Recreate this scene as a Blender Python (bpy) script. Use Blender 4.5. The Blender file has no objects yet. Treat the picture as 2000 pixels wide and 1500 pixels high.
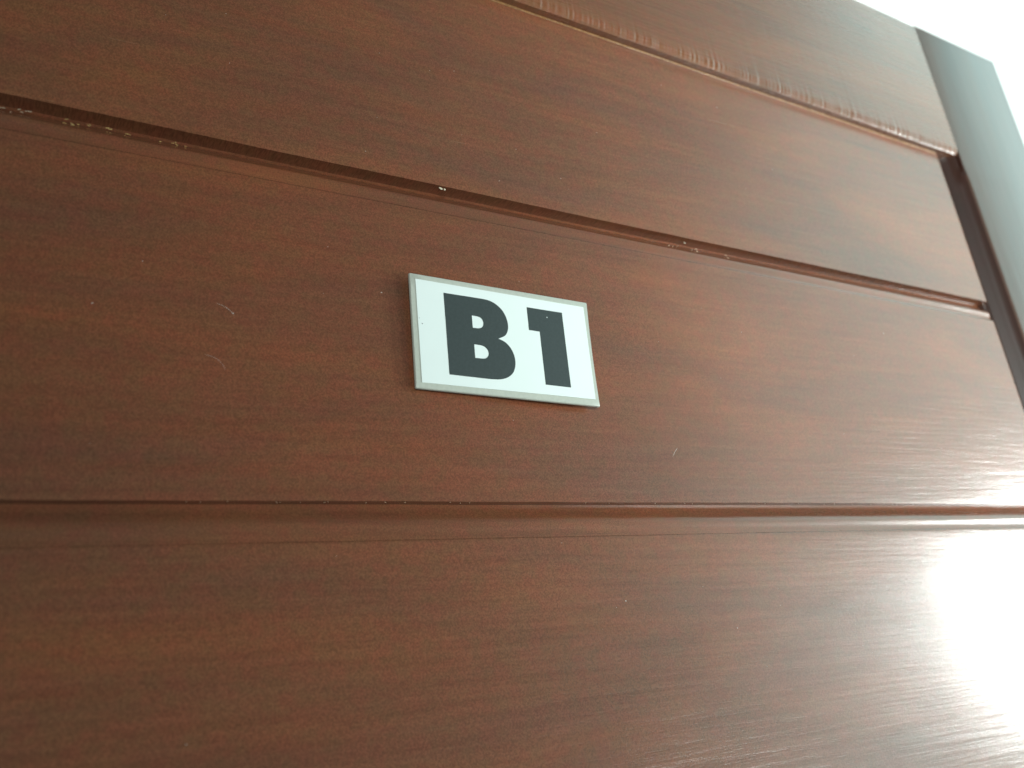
import bpy, bmesh, math, random
from mathutils import Vector, Matrix, noise

random.seed(7)
S = bpy.context.scene
COL = S.collection

# ------------------------------------------------------------------ camera
R = [[0.8422337844569073, -0.0720342983518182, -0.5342783096666505],
     [-0.5223234813351824, -0.3544279507667236, -0.7756023520858152],
     [-0.13349319520180591, 0.9323046109379797, -0.3361363997822169]]
cam_d = bpy.data.cameras.new('camera')
cam = bpy.data.objects.new('camera', cam_d)
COL.objects.link(cam)
M = Matrix(R).to_4x4()
M.translation = Vector((0, -0.4, 1.5))
cam.matrix_world = M
cam_d.sensor_width = 36
cam_d.lens = 1792.86 / 2000 * 36
cam_d.clip_start = 0.01
cam_d.clip_end = 60
cam_d.dof.use_dof = True
cam_d.dof.focus_distance = 0.52
cam_d.dof.aperture_fstop = 7.0
S.camera = cam

# ------------------------------------------------------------------ light
world = bpy.data.worlds.new('World')
S.world = world
world.use_nodes = True
wnt = world.node_tree
bg = wnt.nodes['Background']
# room brightness: bright towards the opening (+X), dim towards the hallway (-X)
wtc = wnt.nodes.new('ShaderNodeTexCoord')
wsx = wnt.nodes.new('ShaderNodeSeparateXYZ')
wnt.links.new(wtc.outputs['Generated'], wsx.inputs[0])
wr_ = wnt.nodes.new('ShaderNodeValToRGB')
wm = wnt.nodes.new('ShaderNodeMapRange')
wm.inputs['From Min'].default_value = -1.0
wm.inputs['From Max'].default_value = 1.0
wnt.links.new(wsx.outputs['X'], wm.inputs['Value'])
wnt.links.new(wm.outputs[0], wr_.inputs['Fac'])
we = wr_.color_ramp.elements
wr_.color_ramp.interpolation = 'LINEAR'
we[0].position, we[1].position = 0.0, 1.0
we[0].color = (0.012, 0.010, 0.011, 1)
we[1].color = (0.92, 1.28, 1.26, 1)
for p_, v_ in ((0.60, 0.02), (0.74, 0.06), (0.82, 0.24), (0.846, 0.44), (0.864, 0.88), (0.91, 1.0)):
    k_ = we.new(p_); k_.color = ((0.92 if v_ < 0.1 else 0.70) * v_, 1.08 * v_, 1.06 * v_, 1)
# the floor below is darker than the walls
wz = wnt.nodes.new('ShaderNodeMapRange')
wz.inputs['From Min'].default_value = -0.35
wz.inputs['From Max'].default_value = -0.02
wz.inputs['To Min'].default_value = 0.30
wz.inputs['To Max'].default_value = 1.0
wnt.links.new(wsx.outputs['Z'], wz.inputs['Value'])
wmul = wnt.nodes.new('ShaderNodeMix'); wmul.data_type = 'RGBA'; wmul.blend_type = 'MULTIPLY'
wmul.inputs[0].default_value = 1.0
wnt.links.new(wr_.outputs[0], wmul.inputs[6])
wnt.links.new(wz.outputs[0], wmul.inputs[7])
wnt.links.new(wmul.outputs[2], bg.inputs['Color'])
bg.inputs['Strength'].default_value = 2.0

def area(name, loc, target, sx, sy, radiance, col, spread=180):
    d = bpy.data.lights.new(name, 'AREA')
    d.shape = 'RECTANGLE'
    d.size, d.size_y = sx, sy
    d.energy = radiance * math.pi * sx * sy
    d.color = col
    d.spread = math.radians(spread)
    o = bpy.data.objects.new(name, d)
    COL.objects.link(o)
    o.location = loc
    v = Vector(target) - Vector(loc)
    o.rotation_euler = v.to_track_quat('-Z', 'Y').to_euler()
    return o

# bright daylight opening far to the right of the viewer
area('daylight_opening', (3.30, -1.17, 1.58), (0.7, 0, 1.5), 0.44, 0.70, 60, (0.95, 1.0, 0.98))
# low daylight from the right, thrown back by the bright ground
area('ground_bounce', (2.4, -1.6, 0.68), (1.18, 0, 1.72), 0.9, 0.7, 2.4, (0.905, 1.0, 0.965), 46)
# fill lamp added out of view on the left to brighten the boards
area('left_fill', (-0.8, -2.6, 1.35), (1.25, 0, 1.80), 0.7, 0.6, 9.8, (0.905, 1.0, 0.96), 42)
# unseen lamp added to brighten the wall behind the door leaf
area('wall_fill', (2.0, 0.12, 3.5), (2.0, 0.42, 2.75), 1.2, 0.12, 26, (0.93, 1.0, 0.985), 150)

S.view_settings.view_transform = 'Standard'
S.view_settings.look = 'None'
S.view_settings.exposure = 0.0
S.view_settings.gamma = 1.0

# ------------------------------------------------------------------ materials
def mat(name):
    m = bpy.data.materials.new(name)
    m.use_nodes = True
    nt = m.node_tree
    return m, nt, nt.nodes['Principled BSDF']

def N(nt, typ, **kw):
    n = nt.nodes.new(typ)
    for k, v in kw.items():
        if k in n.inputs.keys():
            n.inputs[k].default_value = v
        else:
            setattr(n, k, v)
    return n

def wood(name, axis='X', tint=(1, 1, 1), seed=0.0, rough=0.30, ang=0.0, val=1.0, spec=0.5, streak=1.0):
    m, nt, b = mat(name)
    L = nt.links.new
    tc = N(nt, 'ShaderNodeTexCoord')
    mp = N(nt, 'ShaderNodeMapping')
    mp.inputs['Location'].default_value = (seed, 0.5123, seed * 0.6)
    mp.inputs['Rotation'].default_value = (0, ang, 0)
    L(tc.outputs['Object'], mp.inputs['Vector'])

    def nz(sc, scale, detail=4, rgh=0.55, dist=0.0):
        q = N(nt, 'ShaderNodeMapping')
        q.inputs['Scale'].default_value = sc if axis == 'X' else (sc[2], sc[1], sc[0])
        L(mp.outputs[0], q.inputs['Vector'])
        t = N(nt, 'ShaderNodeTexNoise')
        t.inputs['Scale'].default_value = scale
        t.inputs['Detail'].default_value = detail
        t.inputs['Roughness'].default_value = rgh
        t.inputs['Distortion'].default_value = dist
        L(q.outputs[0], t.inputs['Vector'])
        return t.outputs['Fac']

    broad = nz((3.5, 6, 16), 1.4, 4, 0.55, 0.6)         # wide figure
    fine = nz((12, 60, 330), 1.0, 4, 0.6, 0.15)        # drawn out fibres
    pore = nz((60, 300, 900), 1.0, 2, 0.6)           # pores
    grit = nz((1400, 200, 1400), 1.0, 1, 0.5)           # mottled varnish

    r1 = N(nt, 'ShaderNodeValToRGB')
    e = r1.color_ramp.elements
    e[0].position = 0.30
    e[1].position = 0.74
    def c(r, g, bl):
        return (r * tint[0] * val * 0.80, g * tint[1] * val * 0.87, bl * tint[2] * val * 0.95, 1)
    e[0].color = c(0.145, 0.057, 0.031)
    e[1].color = c(0.222, 0.071, 0.029)
    k = e.new(0.52)
    k.color = c(0.180, 0.062, 0.029)
    L(broad, r1.inputs['Fac'])
    r2 = N(nt, 'ShaderNodeValToRGB')
    e = r2.color_ramp.elements
    e[0].position, e[1].position = 0.24, 0.74
    e[0].color = (0.86, 0.84, 0.86, 1)
    e[1].color = (1.22, 1.22, 1.18, 1)
    L(fine, r2.inputs['Fac'])
    m1 = N(nt, 'ShaderNodeMix', data_type='RGBA', blend_type='MULTIPLY')
    m1.inputs[0].default_value = 0.55 * streak
    L(r1.outputs[0], m1.inputs[6]); L(r2.outputs[0], m1.inputs[7])
    r3 = N(nt, 'ShaderNodeValToRGB')
    e = r3.color_ramp.elements
    e[0].position, e[1].position = 0.36, 0.52
    e[0].color = (0.80, 0.79, 0.79, 1)
    e[1].color = (1.06, 1.06, 1.06, 1)
    L(pore, r3.inputs['Fac'])
    m2 = N(nt, 'ShaderNodeMix', data_type='RGBA', blend_type='MULTIPLY')
    m2.inputs[0].default_value = 0.12
    L(m1.outputs[2], m2.inputs[6]); L(r3.outputs[0], m2.inputs[7])
    r4 = N(nt, 'ShaderNodeValToRGB')
    e = r4.color_ramp.elements
    e[0].position, e[1].position = 0.3, 0.7
    e[0].color = (0.55, 0.58, 0.60, 1)
    e[1].color = (1.45, 1.42, 1.40, 1)
    L(grit, r4.inputs['Fac'])
    m3 = N(nt, 'ShaderNodeMix', data_type='RGBA', blend_type='MULTIPLY')
    m3.inputs[0].default_value = 0.5
    L(m2.outputs[2], m3.inputs[6]); L(r4.outputs[0], m3.inputs[7])
    hue = nz((130, 40, 170), 1.0, 2, 0.5)
    r5 = N(nt, 'ShaderNodeValToRGB')
    e = r5.color_ramp.elements
    e[0].position, e[1].position = 0.34, 0.66
    e[0].color = (1.10, 0.93, 0.97, 1)
    e[1].color = (0.91, 1.07, 0.98, 1)
    L(hue, r5.inputs['Fac'])
    m4 = N(nt, 'ShaderNodeMix', data_type='RGBA', blend_type='MULTIPLY')
    m4.inputs[0].default_value = 0.6
    L(m3.outputs[2], m4.inputs[6]); L(r5.outputs[0], m4.inputs[7])
    L(m4.outputs[2], b.inputs['Base Color'])

    rr = N(nt, 'ShaderNodeMapRange')
    rr.inputs['To Min'].default_value = rough - 0.035
    rr.inputs['To Max'].default_value = rough + 0.045
    L(fine, rr.inputs['Value'])
    L(rr.outputs[0], b.inputs['Roughness'])
    b.inputs['IOR'].default_value = 1.5
    b.inputs['Coat Weight'].default_value = 0.30
    b.inputs['Coat Roughness'].default_value = 0.13
    b.inputs['Specular IOR Level'].default_value = spec

    wave = nz((6, 20, 40), 1.0, 2, 0.5)
    b1 = N(nt, 'ShaderNodeBump'); b1.inputs['Strength'].default_value = 0.28; b1.inputs['Distance'].default_value = 0.0012
    L(wave, b1.inputs['Height'])
    b2 = N(nt, 'ShaderNodeBump'); b2.inputs['Strength'].default_value = 0.5 * streak; b2.inputs['Distance'].default_value = 0.0004
    L(fine, b2.inputs['Height']); L(b1.outputs[0], b2.inputs['Normal'])
    b3 = N(nt, 'ShaderNodeBump'); b3.inputs['Strength'].default_value = 0.16; b3.inputs['Distance'].default_value = 0.0003
    L(grit, b3.inputs['Height']); L(b2.outputs[0], b3.inputs['Normal'])
    L(b3.outputs[0], b.inputs['Normal']); L(b3.outputs[0], b.inputs['Coat Normal'])
    return m

def plain(name, col, rough=0.5, metal=0.0, var=0.08, scale=300, bump=0.0, spec=0.5):
    m, nt, b = mat(name)
    L = nt.links.new
    tc = N(nt, 'ShaderNodeTexCoord')
    t = N(nt, 'ShaderNodeTexNoise')
    t.inputs['Scale'].default_value = scale
    t.inputs['Detail'].default_value = 3
    L(tc.outputs['Object'], t.inputs['Vector'])
    r = N(nt, 'ShaderNodeValToRGB')
    e = r.color_ramp.elements
    e[0].position, e[1].position = 0.3, 0.7
    e[0].color = tuple(x * (1 - var) for x in col) + (1,)
    e[1].color = tuple(min(1, x * (1 + var)) for x in col) + (1,)
    L(t.outputs['Fac'], r.inputs['Fac'])
    L(r.outputs[0], b.inputs['Base Color'])
    b.inputs['Roughness'].default_value = rough
    b.inputs['Metallic'].default_value = metal
    b.inputs['Specular IOR Level'].default_value = spec
    if bump:
        bp = N(nt, 'ShaderNodeBump'); bp.inputs['Strength'].default_value = bump
        bp.inputs['Distance'].default_value = 0.0005
        L(t.outputs['Fac'], bp.inputs['Height']); L(bp.outputs[0], b.inputs['Normal'])
    return m

# ------------------------------------------------------------------ mesh helpers
def link(name, bm, m, parent=None, smooth=True, angle=35):
    bmesh.ops.recalc_face_normals(bm, faces=bm.faces[:])
    me = bpy.data.meshes.new(name)
    bm.to_mesh(me); bm.free()
    me.materials.append(m)
    if smooth:
        me.polygons.foreach_set('use_smooth', [True] * len(me.polygons))
        try:
            me.set_sharp_from_angle(angle=math.radians(angle))
        except Exception:
            pass
    o = bpy.data.objects.new(name, me)
    COL.objects.link(o)
    o.parent = parent
    return o

def extrude_profile(prof_at, stations, axis='X'):
    """closed profile (a, b) extruded over stations; prof_at(t) gives the points"""
    bm = bmesh.new()
    rings = []
    for t in stations:
        ring = []
        for (a, b) in prof_at(t):
            p = (t, a, b) if axis == 'X' else (a, b, t)
            ring.append(bm.verts.new(p))
        rings.append(ring)
    n = len(rings[0])
    for r0, r1 in zip(rings, rings[1:]):
        for i in range(n):
            j = (i + 1) % n
            bm.faces.new((r0[i], r0[j], r1[j], r1[i]))
    bm.faces.new(rings[0]); bm.faces.new(rings[-1][::-1])
    return bm

def smoothpath(pts, n=5):
    """Catmull-Rom through the points"""
    out = []
    P = [pts[0]] + list(pts) + [pts[-1]]
    for i in range(1, len(P) - 2):
        p0, p1, p2, p3 = P[i-1:i+3]
        for k in range(n):
            t = k / n
            out.append(tuple(0.5 * ((2*p1[d]) + (-p0[d]+p2[d])*t + (2*p0[d]-5*p1[d]+4*p2[d]-p3[d])*t*t + (-p0[d]+3*p1[d]-3*p2[d]+p3[d])*t**3) for d in range(2)))
    out.append(tuple(pts[-1]))
    return out

def wob(t, amp, f=9.0, off=0.0):
    return amp * (noise.noise(Vector((t * f, off, 0.3))) + 0.5 * noise.noise(Vector((t * f * 6, off + 3, 0.9))))

# ------------------------------------------------------------------ wall behind
def wall():
    bm = bmesh.new()
    bmesh.ops.create_cube(bm, size=1)
    bmesh.ops.scale(bm, vec=(7, 0.12, 4.2), verts=bm.verts)
    bmesh.ops.translate(bm, vec=(1.6, 0.41, 2.1), verts=bm.verts)
    o = link('wall', bm, plain('white_plaster', (0.80, 0.82, 0.80), 0.8, scale=60, var=0.02, bump=0.2), None, False)
    o['kind'] = 'structure'
    o['label'] = 'plain white wall behind the top corner of the door'
wall()

# ------------------------------------------------------------------ door
door = bpy.data.objects.new('door', None)
COL.objects.link(door)
door['label'] = 'reddish brown varnished wooden door of grooved horizontal boards, carrying a small white sign'
door['category'] = 'door'

X0, X1 = -0.11, 0.821          # boards
G1T, G1B = 1.7962, 1.7776
G2T, G2B = 1.6054, 1.5863
RAIL = 1.9571
TOP = 2.1158
FR = -0.008
SEAM, INNER, OUTER = 0.840, 0.8432, 0.989

def stations(a, b, n):
    return [a + (b - a) * i / n for i in range(n + 1)]

def board(name, zlo, ztop_face, ztop, m, seed):
    """board face on y=0; a run moulding above ztop_face tucks under the board above"""
    zt_ = ztop_face - 0.0018 if ztop_face else ztop - 0.001
    z0_ = max(zlo, 1.40)
    zs = [z0_ + 0.0006 + (zt_ - z0_ - 0.0006) * i / 26 for i in range(27)]
    def face(x, z):
        # slight cupping and planing waves of a real board
        d = 0.00016 * noise.noise(Vector((x * 9, seed * 3, z * 34))) + 0.00003 * noise.noise(Vector((x * 40, seed * 5, z * 110)))
        if seed == 2.0:
            d -= 0.0004 * max(0.0, (1.655 - z) / 0.05) ** 1.6
        return d
    def prof(x):
        # board end near the stile rolls back
        e = max(0.0, (x - 0.8125) / 0.006)
        back = 0.0055 * (1 - math.sqrt(max(0, 1 - min(1, e) ** 2))) if e > 0 else 0
        w = wob(x, 0.00022, 9, seed)
        w2 = wob(x, 0.00012, 30, seed + 5)
        p = [(0.0120, zlo + w + 0.0004), (0.00003 + back + face(x, zlo), zlo + w + w2)]
        p += [(back + face(x, zz), zz) for zz in zs]
        if ztop_face:
            w3 = wob(x, 0.00018, 8, seed + 9)
            flat = [(0.0013, 0.0009), (0.0017, 0.0024), (0.0018, 0.0044), (0.0016, 0.0064), (0.0019, 0.0084)]
            lip = [(0.0018, 0.0009), (0.0022, 0.0026), (0.0019, 0.0049), (0.0015, 0.0067), (0.0019, 0.0087)]
            mo = [(0.0001 + back, ztop_face - 0.0008 + w3), (0.0005 + back, ztop_face + w3),
                  (0.0012 + back, ztop_face + 0.0004 + w3)]
            dk = 0.62 if seed == 3.0 else 1.0
            mo += [(min(a, 0.0019) + max(0.0, a - 0.0019) * dk + back, ztop_face + b) for a, b in smoothpath((lip if seed == 2.0 else flat) + [(0.0036, 0.0108), (0.0058, 0.0130), (0.0082, 0.0152), (0.0100, 0.0180), (0.0104, 0.0225)], 4)]
            p += mo
            p += [(0.028, ztop_face + 0.0225)]
        else:
            p += [(0 + back, ztop), (0.028, ztop)]
        p += [(0.028, zlo - 0.0001)]
        return p
    st = stations(X0, 0.8125, 420) + [0.8125 + 0.006 * k / 10 for k in range(1, 10)] + [X1]
    return link(name, extrude_profile(prof, st), m, door)

w1 = wood('board_wood_upper', 'X', (1.00, 1.02, 1.05), 1.3, 0.25, 0.03)
w2 = wood('board_wood_middle', 'X', (1.02, 0.97, 0.96), 4.1, 0.24, 0.015)
w3 = wood('board_wood_lower', 'X', (0.98, 0.98, 1.0), 8.7, 0.23, -0.02)
board('board', G1T, None, RAIL + 0.01, w1, 1.0)
board('board', G2T, G1B, G1T, w2, 2.0)
board('board', 1.12, G2B, G2T, w3, 3.0)

# top rail with a hand-worked rounded lower edge
wr = wood('rail_wood', 'X', (1.0, 1.06, 1.05), 12.2, 0.27, 0.02)
def rail_prof(x):
    R_ = 0.0045
    RZ = 0.0075
    t = max(0.0, (x - 0.8145) / (SEAM - 0.8145))
    c = (0.00022 + 0.00030 * min(1, max(0, (x - 0.2) / 0.5))) * noise.noise(Vector((x * 390, 0, 1.2))) + 0.00010 * noise.noise(Vector((x * 620, 4, 1.2))) + 0.00018 * noise.noise(Vector((x * 60, 8, 0)))
    w = wob(x, 0.0002, 12, 7)
    p = [(0.030, RAIL + w)]
    for k in range(0, 9):
        a = math.radians(34 * (1 - k / 8))
        # hand-planed round-over, crisp at the underside
        p.append((FR + 0.0145 * (1 - math.cos(a)) + c * math.sin(math.pi * (k + 1) / 10), RAIL + w + 0.0145 * (0.5592 - math.sin(a))))
    p += [(FR, RAIL + 0.02), (FR, TOP - 0.002), (FR + 0.0006, TOP - 0.0005), (FR + 0.002, TOP), (0.030, TOP)]
    return p
link('top_rail', extrude_profile(rail_prof, stations(X0, SEAM - 0.00022, 2400)), wr, door)

# stile, moulded on its inner edge below the rail
ws = wood('stile_wood', 'Z', (0.85, 0.95, 1.05), 3.3, 0.36, 0.0, 0.42, spec=0.75, streak=0.5)
def stile_prof(z):
    t = min(1, max(0, (RAIL - 0.012 - z) / 0.022)); t = t * t * (3 - 2 * t)
    k = 1 - t
    if z > RAIL + 0.001:
        k2 = 1.0
    else:
        k2 = 0.0
    xi = SEAM + (INNER - SEAM) * t
    def s(x, y):      # above the rail line the edge is square against the rail end
        return (SEAM, y) if k2 else (x, y)
    p = [s(0.8185, 0.030), s(0.8185, 0.0085), s(0.8200, 0.0062), s(0.8225, 0.0048), s(0.8250, 0.0046), s(0.8262, 0.0052),
         s(0.8268, 0.0046), s(0.8290, 0.0016), s(0.8318, -0.0010), s(0.8340 + 0.004 * k, -0.0030), s(0.8350 + 0.004 * k, -0.0042)]
    p += [(xi - (0 if k2 else 0.0012 * (1 + t)), FR + 0.0010), (xi + 0.0001, FR + 0.0002), (xi + 0.0010, FR)]
    p += [(OUTER - 0.003, FR), (OUTER - 0.0008, FR + 0.0007), (OUTER, FR + 0.003), (OUTER, 0.030)]
    return p
st = stations(1.12, RAIL - 0.04, 40) + stations(RAIL - 0.039, RAIL + 0.0009, 30) + [RAIL + 0.0011] + stations(RAIL + 0.01, TOP, 12)
stile = link('stile', extrude_profile(stile_prof, st, 'Z'), ws, door)
# shade of the recess, painted almost black onto the moulded inner edge
stile.data.materials.append(wood('shaded_edge_wood', 'Z', (0.55, 0.50, 0.62), 6.3, 0.42, 0.0, 0.24, spec=0.35, streak=0.4))
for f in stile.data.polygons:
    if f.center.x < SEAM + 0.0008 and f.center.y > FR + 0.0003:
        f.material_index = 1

# back of the leaf, closes the depth behind the boards
bm = bmesh.new()
bmesh.ops.create_cube(bm, size=1)
bmesh.ops.scale(bm, vec=(OUTER - X0 - 0.004, 0.008, TOP - 1.12 - 0.004), verts=bm.verts)
bmesh.ops.translate(bm, vec=((OUTER + X0) / 2, 0.0345, (TOP + 1.12) / 2), verts=bm.verts)
link('back_panel', bm, w3, door, False)

# dried glue and chips along the joints
glue_m = plain('dried_glue', (0.55, 0.40, 0.16), 0.25, var=0.3, scale=900)
chip_m = plain('bare_chip', (0.50, 0.42, 0.31), 0.3, var=0.2, scale=900)
def crumbs(name, m, spots, par):
    bm = bmesh.new()
    for (x, y, z, sx, sz, a) in spots:
        r = bmesh.ops.create_icosphere(bm, subdivisions=2, radius=1)
        for v in r['verts']:
            d = 1 + 0.5 * noise.noise(v.co * 2.1 + Vector((x * 900, z * 700, 0)))
            v.co = Matrix.Rotation(a, 3, 'Y') @ Vector((v.co.x * sx * d, v.co.y * 0.00022 * d, v.co.z * sz * d)) + Vector((x, y, z))
    return link(name, bm, m, par)
rg = random.Random(3)
sp = []
for (a, b, n) in ((0.044, 0.074, 15), (0.088, 0.1015, 8)):
    for i in range(n):
        sp.append((rg.uniform(a, b), 0.0068, G1T - rg.uniform(0.0022, 0.0052), rg.uniform(0.0003, 0.0011), rg.uniform(0.00010, 0.00024), rg.uniform(-0.6, 0.7)))
crumbs('glue_residue', glue_m, sp, door)
sp = []
for (a, b, n) in ((0.012, 0.036, 9), (0.422, 0.458, 7), (0.478, 0.490, 3)):
    for i in range(n):
        sp.append((rg.uniform(a, b), 0.0066, G1T - rg.uniform(0.0022, 0.0050), rg.uniform(0.0003, 0.0010), rg.uniform(0.00010, 0.00022), rg.uniform(-0.5, 0.5)))
sp += [(0.2455, 0.0008, G1T - 0.0012, 0.0012, 0.0007, 0.4), (0.2478, 0.0004, G1T - 0.0016, 0.0006, 0.0007, -0.3), (0.441, 0.003, G1T - 0.0022, 0.0009, 0.0005, 0.2)]
crumbs('joint_chip', chip_m, sp, door)
sp = []
for i in range(30):
    x = rg.uniform(0.09, 0.66)
    sp.append((x, 0.0010, G2T - rg.uniform(0.0, 0.0006), rg.uniform(0.0001, 0.00028), rg.uniform(0.00008, 0.00015), rg.uniform(-0.5, 0.5)))
crumbs('joint_chip', chip_m, sp, door)
# golden varnish run where the top board meets the rail
gm = plain('amber_varnish', (0.22, 0.11, 0.045), 0.25, var=0.3, scale=400)
def bead_prof(x):
    r = 0.0007 + wob(x, 0.00025, 25, 2)
    return [(-0.0001 - r * math.sin(math.radians(a)) * 0.8, RAIL - 0.0002 - 1.6 * r * math.cos(math.radians(a)) * (1 if a < 91 else 0.1)) for a in (0, 25, 50, 75, 90)] + [(0.004, RAIL + 0.0004), (0.004, RAIL - 0.0014)]
link('varnish_bead', extrude_profile(bead_prof, stations(X0, 0.812, 600)), gm, door)

# specks of dust and small dents in the varnish
dust_m = plain('pale_dust', (0.38, 0.33, 0.29), 0.6, var=0.2, scale=900)
sp = []
for (x, z) in ((0.0581, 1.695), (0.1203, 1.6978), (0.5073, 1.9252), (0.5222, 1.6129), (0.64, 1.745), (0.33, 1.55), (0.41, 1.53), (0.2, 1.72)):
    sp.append((x, 0, z, 0.00040, 0.00035, 0))
for i in range(70):
    x = rg.uniform(0.02, 0.78) ; z = rg.uniform(1.45, 1.95)
    if abs(z - 1.787) < 0.013 or abs(z - 1.596) < 0.013:
        continue
    s_ = rg.uniform(0.00010, 0.00022)
    sp.append((x, 0, z, s_ * 1.3, s_, 0))
crumbs('dust_speck', dust_m, sp, door)['kind'] = 'stuff'

def hair(pts, r):
    bm = bmesh.new()
    P = smoothpath(pts, 6)
    prev = None
    for i, (x, z) in enumerate(P):
        q = P[min(i + 1, len(P) - 1)]; p = P[max(i - 1, 0)]
        d = Vector((q[0] - p[0], 0, q[1] - p[1])).normalized(); n = Vector((-d.z, 0, d.x))
        rr = r * (0.35 + 0.65 * math.sin(math.pi * (i + 0.5) / len(P)))
        ring = [bm.verts.new(Vector((x, -0.00005, z)) + n * rr * math.cos(a) + Vector((0, -1, 0)) * 0.6 * rr * math.sin(a)) for a in (0, 1.05, 2.1, 3.14, 4.7)]
        if prev:
            for k in range(5):
                bm.faces.new((prev[k], prev[(k+1) % 5], ring[(k+1) % 5], ring[k]))
        prev = ring
    link('scratch', bm, dust_m, door)
hair([(0.1125, 1.7022), (0.1160, 1.7010), (0.1190, 1.6990), (0.1208, 1.6968)], 0.000078)
hair([(0.1065, 1.6751), (0.1110, 1.6738), (0.1140, 1.6715), (0.1158, 1.6682)], 0.000054)
hair([(0.3862, 1.6343), (0.3885, 1.6372), (0.3914, 1.6399)], 0.000132)
hair([(0.1110, 1.6160), (0.1130, 1.6148), (0.1150, 1.6150)], 0.000084)
hair([(0.1245, 1.6148), (0.1252, 1.6136), (0.1250, 1.6120)], 0.000084)

# ------------------------------------------------------------------ sign
sign = bpy.data.objects.new('door_sign', None)
COL.objects.link(sign)
sign['label'] = 'small white rectangular sign reading B1 with grey metal border on the brown door'
sign['category'] = 'sign'
def rotv(v):
    t = v.length
    return Matrix.Rotation(t, 4, v.normalized())
RS = rotv(Vector((0.0242, 0.0344, -0.0268)))
RS.translation = Vector((0.27376 * 0.9963, -0.4 + 0.3952 * 0.9963, 1.5 + 0.19691 * 0.9963))
sign.matrix_world = RS
W, H = 0.11825 * 0.9963, 0.06704 * 0.9963

def plate_outline(w, h, n=24, r=0.0006, bow=0.0):
    pts = []
    hw, hh = w / 2, h / 2
    c = [(hw, hh, 0), (-hw, hh, 90), (-hw, -hh, 180), (hw, -hh, 270)]
    for i, (cx, cz, a0) in enumerate(c):
        sx, sz = (1 if cx > 0 else -1), (1 if cz > 0 else -1)
        for k in range(5):
            a = math.radians(a0 + 90 * k / 4)
            pts.append([cx - sx * r + r * math.cos(a), cz - sz * r + r * math.sin(a)])
        nx = c[(i + 1) % 4]
        for k in range(1, n):
            t = k / n
            x = cx + (nx[0] - cx) * t; z = cz + (nx[1] - cz) * t
            if i == 3:       # right edge slightly hollow
                x -= bow * math.sin(math.pi * t)
            pts.append([x, z])
    return pts

bm = bmesh.new()
O = plate_outline(W, H, bow=0.0006)
layers = [(1.0, 0.0), (1.0, 0.0), ]
def ring(off, y):
    out = []
    for x, z in O:
        out.append(bm.verts.new((x * (1 - 2 * off / W), y, z * (1 - 2 * off / H))))
    return out
rs = [ring(0.0, 0.0015), ring(0.0, 0.0006), ring(0.00018, 0.0002), ring(0.00045, 0.0)]
for a, b in zip(rs, rs[1:]):
    for i in range(len(a)):
        j = (i + 1) % len(a)
        bm.faces.new((a[i], a[j], b[j], b[i]))
bm.faces.new(rs[0]); bm.faces.new(rs[-1])
steel = plain('grey_metal', (0.44, 0.455, 0.40), 0.45, 0.2, 0.05, 500, 0.1)
link('backing_plate', bm, steel, sign)

bm = bmesh.new()
cardp = [(-0.05555, 0.03008), (0.05563, 0.02975), (0.05590, -0.02925), (-0.05537, -0.03002)]
bot = [bm.verts.new((x, -0.00002, z)) for x, z in cardp]
tp = [bm.verts.new((x, -0.00028, z)) for x, z in cardp]
bm.faces.new(tp)
for i in range(4):
    j = (i + 1) % 4
    bm.faces.new((bot[i], bot[j], tp[j], tp[i]))
white = plain('white_card', (0.655, 0.715, 0.70), 0.35, var=0.01, scale=40)
link('white_panel', bm, white, sign, False)

black = plain('black_print', (0.035, 0.045, 0.045), 0.40, var=0.10, scale=700)
def glyph(name, outer, holes):
    cu = bpy.data.curves.new(name, 'CURVE')
    cu.dimensions = '2D'; cu.fill_mode = 'BOTH'
    for pts in [outer] + holes:
        s = cu.splines.new('POLY'); s.points.add(len(pts) - 1); s.use_cyclic_u = True
        for q, (x, z) in zip(s.points, pts):
            q.co = (x * 0.001, z * 0.001, 0, 1)
    cu.extrude = 0.00004
    t = bpy.data.objects.new('tmp', cu); COL.objects.link(t)
    bpy.context.view_layer.update()
    me = bpy.data.meshes.new_from_object(t.evaluated_get(bpy.context.evaluated_depsgraph_get()))
    COL.objects.unlink(t); bpy.data.objects.remove(t); bpy.data.curves.remove(cu)
    me.transform(Matrix.Translation((0, -0.00032, 0)) @ Matrix.Rotation(math.radians(90), 4, 'X'))
    me.materials.clear(); me.materials.append(black)
    o = bpy.data.objects.new(name, me); COL.objects.link(o); o.parent = sign
    return o
B = [(-39.0, 24.25), (-16.0, 24.35)] + smoothpath([(-16.0, 24.35), (-11.4, 24.1), (-7.7, 23.1), (-4.0, 20.9), (-1.2, 17.6), (0.4, 13.4), (0.7, 9.2), (-0.2, 5.8), (-2.2, 3.2), (-6.4, 1.05)], 5)[1:]
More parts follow.
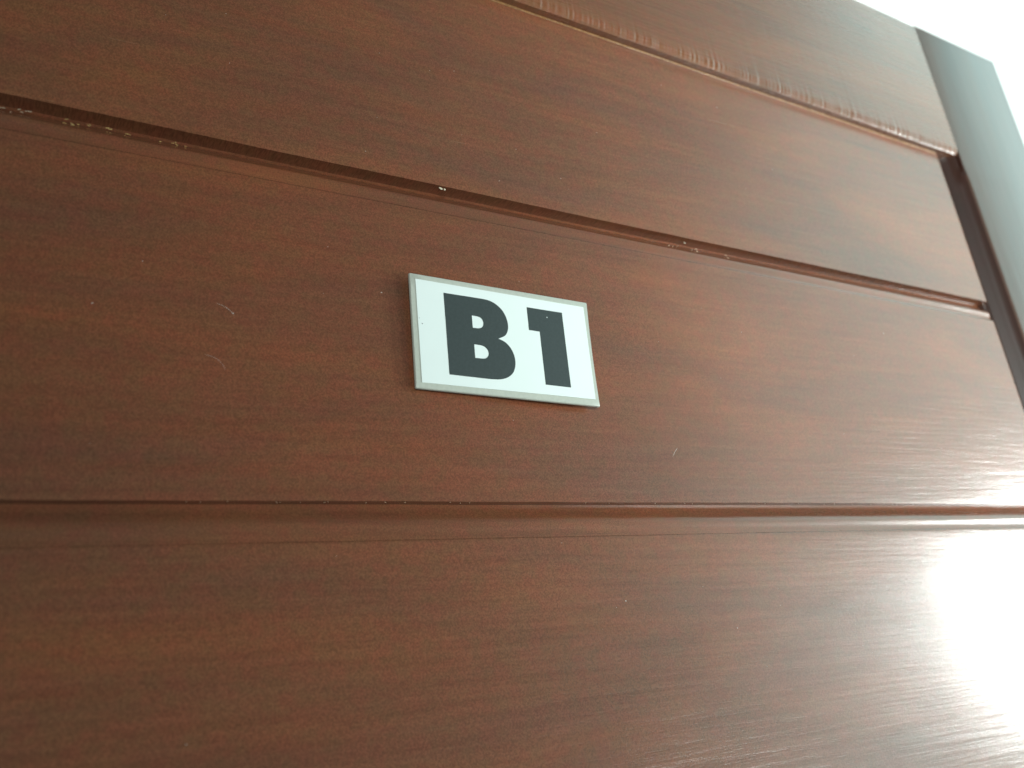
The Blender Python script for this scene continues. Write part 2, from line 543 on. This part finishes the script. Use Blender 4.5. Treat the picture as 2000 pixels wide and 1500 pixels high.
B += smoothpath([(-6.4, 1.05), (-2.3, -0.5), (0.7, -3.3), (2.6, -7.0), (3.3, -11.1), (2.8, -14.9), (1.3, -18.3), (-1.3, -20.9), (-4.8, -22.7), (-9.2, -23.7), (-15.2, -23.95)], 5)[1:] + [(-39.0, -23.9)]
h1 = [(-22.3, 12.95), (-19.4, 12.95)] + smoothpath([(-19.4, 12.95), (-17.2, 12.5), (-15.8, 11.3), (-15.3, 9.4), (-15.8, 7.4), (-17.2, 6.1), (-19.4, 5.6)], 4)[1:] + [(-22.3, 5.55)]
h2 = [(-22.33, -4.4), (-18.6, -4.4)] + smoothpath([(-18.6, -4.4), (-16.0, -5.0), (-14.2, -6.6), (-13.6, -8.6), (-14.3, -10.7), (-16.0, -12.0), (-18.6, -12.35)], 4)[1:] + [(-22.33, -12.35)]
glyph('letter', B, [h1, h2])
glyph('numeral', [(14.65, 23.6), (39.2, 23.6), (39.35, -23.6), (22.0, -23.55), (21.9, 9.1), (14.6, 9.2)], [])

bm = bmesh.new()
for (x, z, r) in ((-54.7, 6.84, 0.20), (-53.1, 3.72, 0.33), (-53.4, 4.3, 0.12)):
    c = bmesh.ops.create_icosphere(bm, subdivisions=2, radius=r * 0.001)
    for v in c['verts']:
        v.co = Vector((v.co.x + x * .001, v.co.y * 0.3 - 0.00028, v.co.z + z * .001))
link('dirt_speck', bm, black, sign)
bm = bmesh.new()
bmesh.ops.create_icosphere(bm, subdivisions=2, radius=0.00035)
for v in bm.verts:
    v.co = Vector((v.co.x + 0.0281, v.co.y * 0.3 - 0.00037, v.co.z + 0.01903))
link('paint_speck', bm, white, sign)

# adhesive pads hold the plate off the boards
padm = plain('pad_foam', (0.5, 0.5, 0.48), 0.8)
for cx in (-0.028, 0.028):
    bm = bmesh.new()
    c = bmesh.ops.create_cube(bm, size=1)
    for v in c['verts']:
        v.co = Vector((v.co.x * 0.025 + cx, 0.0036 + v.co.y * 0.0040, v.co.z * 0.04))
    link('adhesive_pad', bm, padm, sign, False)
